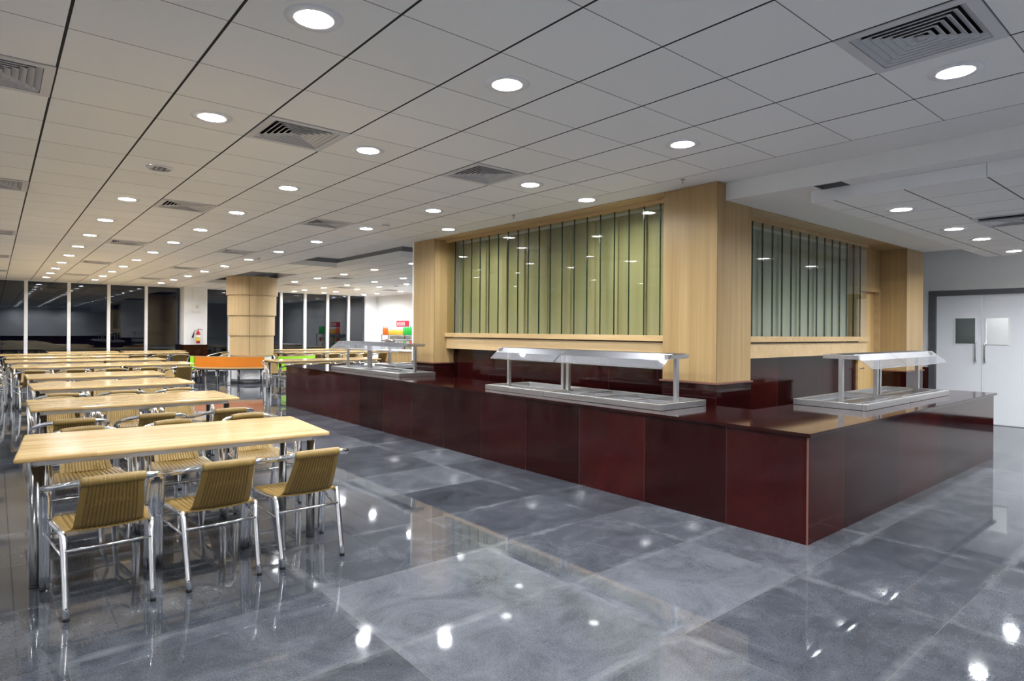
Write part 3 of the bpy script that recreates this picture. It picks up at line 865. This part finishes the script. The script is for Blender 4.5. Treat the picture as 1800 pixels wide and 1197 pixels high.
# ------------------------------------------------------------------ chair
def make_chair():
    t = thing('wicker_armchair', '', 'chair', (0, 0, 0), 0, 'olive wicker armchairs at the canteen tables')
    R = .0165
    # loop: front foot - arm - behind the backrest - arm - front foot
    half = [(.268, .265, .012), (.271, .25, .30), (.273, .235, .50), (.275, .205, .575), (.275, .13, .615), (.273, -.03, .648), (.255, -.18, .678), (.205, -.275, .703), (.13, -.318, .716)]
    path = half + [(0, -.335, .72)] + [(-x, y, z) for x, y, z in reversed(half)]
    MB().tube(smooth_path(path, 4), R, 12).build('arm_loop', 'polished_aluminium', t)
    for s in (-1, 1):
        # doubled front leg on the inner side
        MB().tube(smooth_path([(s * .246, .255, .012), (s * .248, .24, .3), (s * .250, .215, .47), (s * .252, .185, .555), (s * .262, .15, .598)], 4), R * .85, 8).build('inner_leg', 'polished_aluminium', t)
        # rear leg
        l = MB().tube(smooth_path([(s * .197, -.265, .014), (s * .200, -.205, .22), (s * .205, -.15, .40), (s * .21, -.12, .418), (s * .215, -.02, .412), (s * .24, .20, .410)], 4), R, 10).build('rear_leg', 'polished_aluminium', t)
        MB().tube([(s * .197, -.268, .0), (s * .1972, -.262, .022)], .0155, 10).build('rubber_foot', 'black_rubber', l)
        MB().tube([(s * .268, .265, 0), (s * .268, .264, .022)], .0155, 10).build('front_foot', 'black_rubber', t)
        MB().tube([(s * .201, -.185, .30), (s * .262, .248, .33)], .008, 8).build('side_stretcher', 'polished_aluminium', t)
    MB().tube([(-.2, -.18, .335), (.2, -.18, .335)], .009, 8).build('rear_stretcher', 'polished_aluminium', t)
    MB().tube([(-.25, .245, .33), (.25, .245, .33)], .009, 8).build('front_stretcher', 'polished_aluminium', t)
    MB().tube([(-.245, .205, .412), (.245, .205, .412)], .010, 8).build('seat_rail', 'polished_aluminium', t)
    # seat : woven sling with rolled sides
    def seat(u, v):
        x = (u - .5) * 2
        hw = .218 + .030 * v
        y = -.150 + .385 * v
        z = .428 + .012 * math.cos(x * math.pi / 2) * -1.0 + .012
        z += .0022 * math.cos(x * 53) * (1 if abs(x) < .8 else 0)
        if abs(x) > .84: z -= ((abs(x) - .84) / .16) ** 1.5 * .030
        if v > .9: z -= ((v - .9) / .1) ** 1.5 * .02
        return Vector((x * hw, y, z))
    MB().grid(seat, 110, 14, .009).build('seat', 'wicker', t)
    # back : tapered, ribbed, leaning, wrapped over the top tube
    def back(u, v):
        x = (u - .5) * 2
        hw = .166 - .026 * v
        z = .425 + .295 * v
        y = -.150 - .185 * v - .010 * math.sin(v * math.pi)
        if v < .10: y += (.10 - v) * .25
        y -= .022 * (1 - x * x) * (.5 + .5 * v)
        rib = .0040 * math.cos(x * 53) if abs(x) < .80 else .003
        band = math.exp(-((v - .60 + .05 * abs(x)) / .045) ** 2) * (1 if abs(x) < .6 else 0)
        rib = rib * (1 - band) + band * .0055 * math.sin(x * 28) * math.cos(v * 130)
        return Vector((x * hw, y + rib, z))
    MB().grid(back, 132, 36, .008).build('backrest', 'wicker', t)
    top = [(x, y, z) for x, y, z in smooth_path([(.142, -.312, .714), (.07, -.33, .719), (0, -.336, .72), (-.07, -.33, .719), (-.142, -.312, .714)], 4)]
    MB().tube(top, .0255, 14).build('top_roll', 'wicker_wrap', t)
    # wrapped front edge
    MB().tube([(-.225, .228, .415), (.225, .228, .415)], .012, 10).build('front_roll', 'wicker_wrap', t)
    return t
chair0 = make_chair(); chair_used = [False]
crnd = random.Random(3)
def chair(x, y, rz, label, jit=.04):
    rz += crnd.uniform(-jit, jit)
    if not chair_used[0]:
        chair_used[0] = True
        chair0.location = (x, y, 0); chair0.rotation_euler = (0, 0, rz); chair0['label'] = label
        return chair0
    return dup(chair0, label, (x, y, 0), rz)

# left block: rows from the camera towards the windows
rows = [  # segments (x0,x1), y front, rot
    ([(.12, 1.92)], 4.34, -.078),
    ([(.25, 2.05)], 7.0, 0.0),
    ([(.35, 2.15)], 9.38, 0.02),
    ([(.37, 2.17)], 11.40, 0.0),
    ([(.25, 2.05), (2.055, 3.33)], 14.55, 0.0),
    ([(.18, 1.98), (1.985, 3.24)], 17.0, 0.0),
    ([(.22, 2.02), (2.025, 2.79)], 19.2, 0.0),
    ([(.10, 1.90), (1.905, 3.705), (3.71, 4.70)], 21.3, 0.0),
]
for r, (segs, yf, rot) in enumerate(rows):
    x = segs[0][0]; xe = segs[-1][1]
    for k, (a, b) in enumerate(segs):
        pos = '' if len(segs) == 1 else (', left section' if k == 0 else (', right section' if k == len(segs) - 1 else ', middle section'))
        table(a, b, yf, 'maple topped canteen table, left block, %s row from the front%s' % (ORD[r], pos), rot)
    if r == 0: near = [.49, 1.065, 1.61]; far = [.545, 1.16, 1.79]
    elif r == 1: near = [.53, 1.16, 1.77]; far = [.55, 1.15, 1.75]
    else:
        n = max(3, int(round((xe - x) / .6)))
        near = [x + (xe - x) * (i + .5) / n for i in range(n)]; far = [v + .03 for v in near]
    yn = {0: 4.155, 1: 6.68}.get(r, yf - .12)
    yfar = {0: 5.52, 1: 8.16}.get(r, yf + .97 + .20)
    for k, cx in enumerate(near):
        chair(cx, yn + crnd.uniform(-.03, .03) * (r > 0), 0, 'olive wicker armchair, %s from left, on camera side of the %s left table row' % (ORD[k], ORD[r]), .02 if r == 0 else .05)
    for k, cx in enumerate(far if r < 7 else []):
        chair(cx, yfar + crnd.uniform(-.04, .04), math.pi, 'olive wicker armchair, %s from left, on window side of the %s left table row' % (ORD[k], ORD[r]), .05)
# last row by the windows
table(1.25, 3.05, 23.0, 'maple topped canteen table by the far windows, left of its neighbour')
table(3.20, 5.00, 23.0, 'maple topped canteen table by the far windows beside the white column')
for k, cx in enumerate((1.55, 2.15, 2.75, 3.5, 4.1, 4.7)):
    chair(cx, 22.86, 0, 'olive wicker armchair at the tables nearest the far left windows, %s from the left' % ORD[k])
for k, cy in enumerate((15.0, 17.45, 19.7)):
    chair(-.08, cy, -math.pi / 2, 'olive wicker armchair standing at the left end of left table row %s' % ORD[k + 4])

# right block beyond the counter
table(5.10, 6.90, 14.55, 'maple topped canteen table just beyond the far left end of the counter')
table(6.905, 7.80, 14.55, 'short maple topped canteen table seen over the far end of the counter')
for k, cx in enumerate((5.45, 6.05, 6.65, 7.3)):
    chair(cx, 14.42, 0, 'olive wicker armchair, %s from left, camera side of the table beyond the counter' % ORD[k])
    chair(cx, 15.78, math.pi, 'olive wicker armchair, %s from left, window side of the table beyond the counter' % ORD[k])
for k, (a, b) in enumerate(((7.2, 9.0), (9.005, 10.805))):
    table(a, b, 19.9, 'maple topped canteen table right of the round column, %s' % ('left half of its row' if k == 0 else 'right half of its row'))
for k in range(6):
    cx = 7.5 + .6 * k
    chair(cx, 19.75, 0, 'olive wicker armchair, %s from left, camera side, row right of the round column' % ORD[k])
    chair(cx, 21.1, math.pi, 'olive wicker armchair, %s from left, window side, row right of the round column' % ORD[k])
for k, (a, b) in enumerate(((8.0, 9.8), (9.805, 11.605))):
    table(a, b, 22.6, 'maple topped canteen table by the far right windows, %s' % ('left one' if k == 0 else 'right one'))
for k in range(6):
    chair(8.3 + .6 * k, 22.46, 0, 'olive wicker armchair at the tables by the far right windows, %s from the left' % ORD[k])
for k, cx in enumerate((4.9, 5.5)):
    chair(cx + .9, 22.3, math.pi / 2 + .5, 'olive wicker armchair seen between the white column and the round column, %s one' % ('left' if k == 0 else 'right'))

# ------------------------------------------------------------------ ceiling fittings
light_spots_done = []
def make_light():
    t = thing('downlight', '', 'ceiling light', (0, 0, ZC), 0, 'lit round downlights')
    MB().lathe([(.084, .0), (.084, -.006), (.100, -.007), (.136, -.002), (.136, -.0005)], 40, cap=False).build('trim_ring', 'white_paint', t)
    MB().lathe([(.086, -.0005), (.086, LAMP_DEPTH + .004)], 32, cap=False).build('reflector', 'lamp_reflector', t)
    MB().lathe([(.0855, LAMP_DEPTH), (.05, LAMP_DEPTH + .002), (.0005, LAMP_DEPTH + .003)], 32, cap=False).build('lit_diffuser', 'lamp_diffuser', t)
    return t
L0 = make_light(); lused = [False]
def light(x, y, z, label):
    if not lused[0]:
        lused[0] = True; L0.location = (x, y, z); L0['label'] = label; return L0
    return dup(L0, label, (x, y, z))
names = {1.1655: 'left hand', 2.3655: 'middle', 4.1655: 'right hand'}
for x in (1.1655, 2.3655, 4.1655):
    vis = 0
    for y in LY:
        if y > 24.2: continue
        if x == 1.1655 and abs(y - 6.4675) < .1: continue      # the dead lamp
        shown = (y > 2.5) or (x > 4 and y > .9)
        if shown:
            vis += 1
            lb = 'lit round downlight in the %s row of the main ceiling, %s from the camera' % (names[x], ORD[vis - 1])
        else: lb = 'lit round downlight in the %s row of the main ceiling, behind the camera' % names[x]
        light(x, y, ZC, lb)
for x, y in side_spots: light(x, y, ZC, 'added unseen downlight in the ceiling left of the picture')  # lamp rows added out of view to give the room more light
light(5.115, 4.78, ZC, 'lit round downlight in the plain band left of the corner pillar')
light(5.10, 7.51, ZC, 'lit round downlight in the plain band near the far left maple pillar')
for k, (x, ys) in enumerate(far_lights):
    for j, y in enumerate(ys):
        light(x, y, ZC, 'lit round downlight over the far right seating, row %s, %s from the kitchen' % (ORD[k], ORD[j]))
for k, x in enumerate((6.724, 8.396, 9.531, 11.206)):
    light(x, 2.155, 2.7200, 'lit round downlight in the dropped tiled panel by the doors, %s from the left' % ORD[k])
for k, x in enumerate((6.724, 8.396, 9.531, 11.206)):
    light(x, -1.2, 2.7200, 'added unseen downlight in the dropped tiled panel, beyond the right edge of the picture')
    light(x, .35, 2.7200, 'added unseen downlight in the dropped tiled panel, beyond the right edge of the picture')  # unseen row added to brighten the right side of the room

dead = thing('downlight', 'unlit recessed round downlight in the left hand row of the main ceiling', 'ceiling light', (1.169, 6.462, ZC))
MB().lathe([(.092, -.001), (.112, -.001), (.114, -.006), (.108, -.012), (.093, -.012)], 40, cap=False).build('trim_ring', 'white_paint', dead)
MB().lathe([(.092, -.004), (.06, -.0025), (.0005, -.002)], 32, cap=False).build('reflector', 'vane_metal', dead)
for q in (-.04, .0, .04):
    MB().box((q - .012, -.06, -.012), (q + .012, .06, -.0045), .003).build('lamp_tube', 'duct_grey', dead)

def make_diffuser():
    t = thing('air_diffuser', '', 'air vent', (0, 0, ZC), 0, 'square four way ceiling air diffusers')
    f = MB()
    a, b = .297, .245
    f.box((-a, -a, -.006), (a, -b, -.0005)).box((-a, b, -.006), (a, a, -.0005)).box((-a, -b, -.006), (-b, b, -.0005)).box((b, -b, -.006), (a, b, -.0005))
    f.build('frame', 'vane_metal', t)
    for k in range(7):
        h0 = .243 - k * .036; h1 = max(h0 - .033, .004)
        z0_, z1_ = -.002, .019
        m_ = MB()
        c0 = [(-h0, -h0, z0_), (h0, -h0, z0_), (h0, h0, z0_), (-h0, h0, z0_)]
        c1 = [(-h1, -h1, z1_), (h1, -h1, z1_), (h1, h1, z1_), (-h1, h1, z1_)]
        c2 = [(x * (h0 - .002) / h0, y * (h0 - .002) / h0, z0_ - .004) for x, y, _ in c0]
        v0 = [m_.bm.verts.new(p) for p in c0]; v1 = [m_.bm.verts.new(p) for p in c1]; v2 = [m_.bm.verts.new(p) for p in c2]
        for i in range(4):
            m_.bm.faces.new((v0[i], v0[(i + 1) % 4], v1[(i + 1) % 4], v1[i]))
            m_.bm.faces.new((v2[i], v2[(i + 1) % 4], v0[(i + 1) % 4], v0[i]))
        m_.build('vane', 'vane_metal', t, recalc=False)
    d = MB().box((-.26, -.26, .10), (.26, .26, .11)).box((-.26, -.26, .001), (-.2505, .26, .10)).box((.2505, -.26, .001), (.26, .26, .10)).box((-.25, -.26, .001), (.25, -.2505, .10)).box((-.25, .2505, .001), (.25, .26, .10))
    d.build('duct_box', 'black_void', t)
    return t
D0 = make_diffuser(); dused = False
dn = {-0.033: 'left', 1.767: 'middle', 3.567: 'right'}
cnt = {}
for (x, y) in diffusers:
    if x in dn and y < 22:
        cnt[x] = cnt.get(x, 0) + 1
        lb = 'square air diffuser in the %s line of the main ceiling, %s from the camera' % (dn[x], ORD[cnt[x] - 1])
    else:
        cnt['r'] = cnt.get('r', 0) + 1
        lb = 'square air diffuser over the far right seating, %s from the kitchen' % ORD[cnt['r'] - 1]
    if not dused: D0.location = (x, y, ZC); D0['label'] = lb; dused = True
    else: dup(D0, lb, (x, y, ZC))
# diffuser on the dropped panel (surface plate)
pd = dup(D0, 'square air diffuser in the dropped tiled panel by the doors', (8.08, 1.57, 2.7185))
for ch in list(pd.children):
    if ch.name.startswith('duct_box'): bpy.data.objects.remove(ch)
for ch in pd.children:
    if ch.name.startswith('vane'): ch.location.z = -.031
MB().box((-.245, -.245, -.004), (.245, .245, -.0015)).build('dark_plate', 'black_void', pd)

def small_fitting(name, label, cat, x, y, z=ZC, smoke=False):
    t = thing(name, label, cat, (x, y, z))
    if smoke:
        MB().lathe([(.0, -.045), (.035, -.045), (.05, -.03), (.055, -.012), (.055, -.001), (0, -.001)], 20).build('body', 'white_paint', t)
        MB().lathe([(.051, -.034), (.053, -.026)], 20, cap=False).build('vent_slot', 'duct_grey', t)
    else:
        MB().lathe([(.025, -.001), (.022, -.006), (.008, -.01), (.006, -.03), (.012, -.034), (.012, -.037), (0, -.037)], 14).build('head', 'chrome_handle', t)
    return t
for yy in (2.2,): light(XR + .9, yy, 2.9, 'added unseen downlight in the passage behind the double door')  # unseen lamp added to lighten the passage behind the door panes
small_fitting('smoke_detector', 'white round smoke detector on the right hand row of the main ceiling', 'smoke detector', 4.18, 7.70, smoke=True)
small_fitting('smoke_detector', 'white round smoke detector further down the main ceiling near the coffer', 'smoke detector', 4.19, 13.17, smoke=True)
small_fitting('smoke_detector', 'white round smoke detector on the far right ceiling', 'smoke detector', 10.22, 18.07, smoke=True)
small_fitting('sprinkler_head', 'small sprinkler head in the plain band midway along the glass partition', 'sprinkler', 5.10, 6.03)
small_fitting('sprinkler_head', 'small sprinkler head in the plain band by the corner pillar', 'sprinkler', 5.12, 3.52)

# ------------------------------------------------------------------ drinks rack against the right wall
def rack():
    t = thing('display_rack', 'white metal shop rack with a bright top shelf of bottles by the far right wall', 'rack', (12.42, 21.3, 0))
    L = 1.30
    for y in (-L, -.02, L - .0):
        for x in (-.30, .0):
            MB().box((x - .012, y - .012, 0), (x + .012, y + .012, 1.33)).build('upright', 'duct_grey', t)
    for k, z in enumerate((.25, .60, .95, 1.32)):
        MB().box((-.34, -L - .02, z), (.04, L + .02, z + .02)).build('shelf', 'paper_white' if k < 3 else 'duct_grey', t)
    MB().box((.045, -L, .1), (.06, L, 1.30)).build('back_panel', 'paper_white', t)
rack()
def bottle_proto(name, label, cat, liquid, cap, r, h, group):
    t = thing(name, label, cat, (0, 0, 0), 0, group)
    MB().lathe([(0, 0), (r * .9, 0), (r, .01), (r, h * .62), (r * .85, h * .72), (r * .36, h * .88), (r * .36, h * .93)], 12).build('bottle_body', liquid, t)
    MB().lathe([(r * .42, h * .93), (r * .42, h), (0, h)], 10).build('cap', cap, t)
    return t
def row_of(name, cat, liquid, cap, r, h, group, spots, z, desc):
    p = None
    for k, (x, y) in enumerate(spots):
        lb = '%s, %s from left' % (desc, ORD[k]) if k < len(ORD) else desc
        if p is None: p = bottle_proto(name, lb, cat, liquid, cap, r, h, group); p.location = (x, y, z)
        else: dup(p, lb, (x, y, z))
ZB = 1.3405
row_of('drink_bottle', 'bottle', 'orange_drink', 'blue_cap', .038, .33, 'orange drink bottles', [(12.15, 22.50 - .11 * k) for k in range(4)], ZB, 'tall orange drink bottle at the left end of the rack top')
row_of('juice_bottle', 'bottle', 'yellow_drink', 'cola_drink', .029, .22, 'yellow juice bottles', [(12.15, 22.03 - .085 * k) for k in range(13)], ZB, 'small yellow juice bottle in the front line on the rack top')
row_of('drink_bottle', 'bottle', 'white_cap', 'orange_drink', .036, .31, 'pale bottles with orange caps', [(12.36, 22.2 - .12 * k) for k in range(10)], ZB, 'pale bottle with orange cap, rear line on the rack')
row_of('soda_bottle', 'bottle', 'green_drink', 'blue_cap', .042, .36, 'green soda bottles', [(12.15, 20.87 - .12 * k) for k in range(6)], ZB, 'tall green soda bottle on top of the drinks rack')
cr_ = thing('drinks_crate', 'red carton standing on top of the bottles at the drinks rack', 'box', (12.42, 21.45, 1.66))
MB().box((-.08, -.34, 0), (.10, .34, .24), .004).build('carton', 'red_box', cr_)
for k in range(4): MB().box((-.083, -.30 + k * .16, .05), (-.0805, -.22 + k * .16, .19)).build('printed_mark', 'paper_white', cr_)
MB().box((-.08, -.34, -.32), (.10, .34, -.0005)).build('carton_stack', 'paper_white', cr_)
srnd = random.Random(5)
for k in range(16):
    mt = ['snack_yellow', 'snack_red', 'snack_green', 'snack_white'][k % 4]
    z = (.6205, .9705, .2705)[k % 3]
    y = 22.45 - (k * .16)
    o = MB().box((-.05, -.065, 0), (.05, .065, .2), .03, 3).build('snack_packet', mt, loc=(12.16, y, z))
    tag(o, '%s snack packet on the %s shelf of the drinks rack, %s from the left' % (mt.split('_')[1], ('middle', 'upper', 'lower')[k % 3], ORD[k // 3]), 'packet', 'snack packets on the drinks rack')

# low maple counter front seen behind the far stations
lc = thing('cash_desk', 'low maple fronted desk between the drinks rack and the far tables', 'desk', (11.0, 19.2, 0))
MB().box((-.3, -1.0, 0), (.3, 1.0, .80), .004).build('body', 'maple_veneer', lc)
MB().box((-.33, -1.03, .8005), (.33, 1.03, .83), .004).build('worktop', 'paper_white', lc)
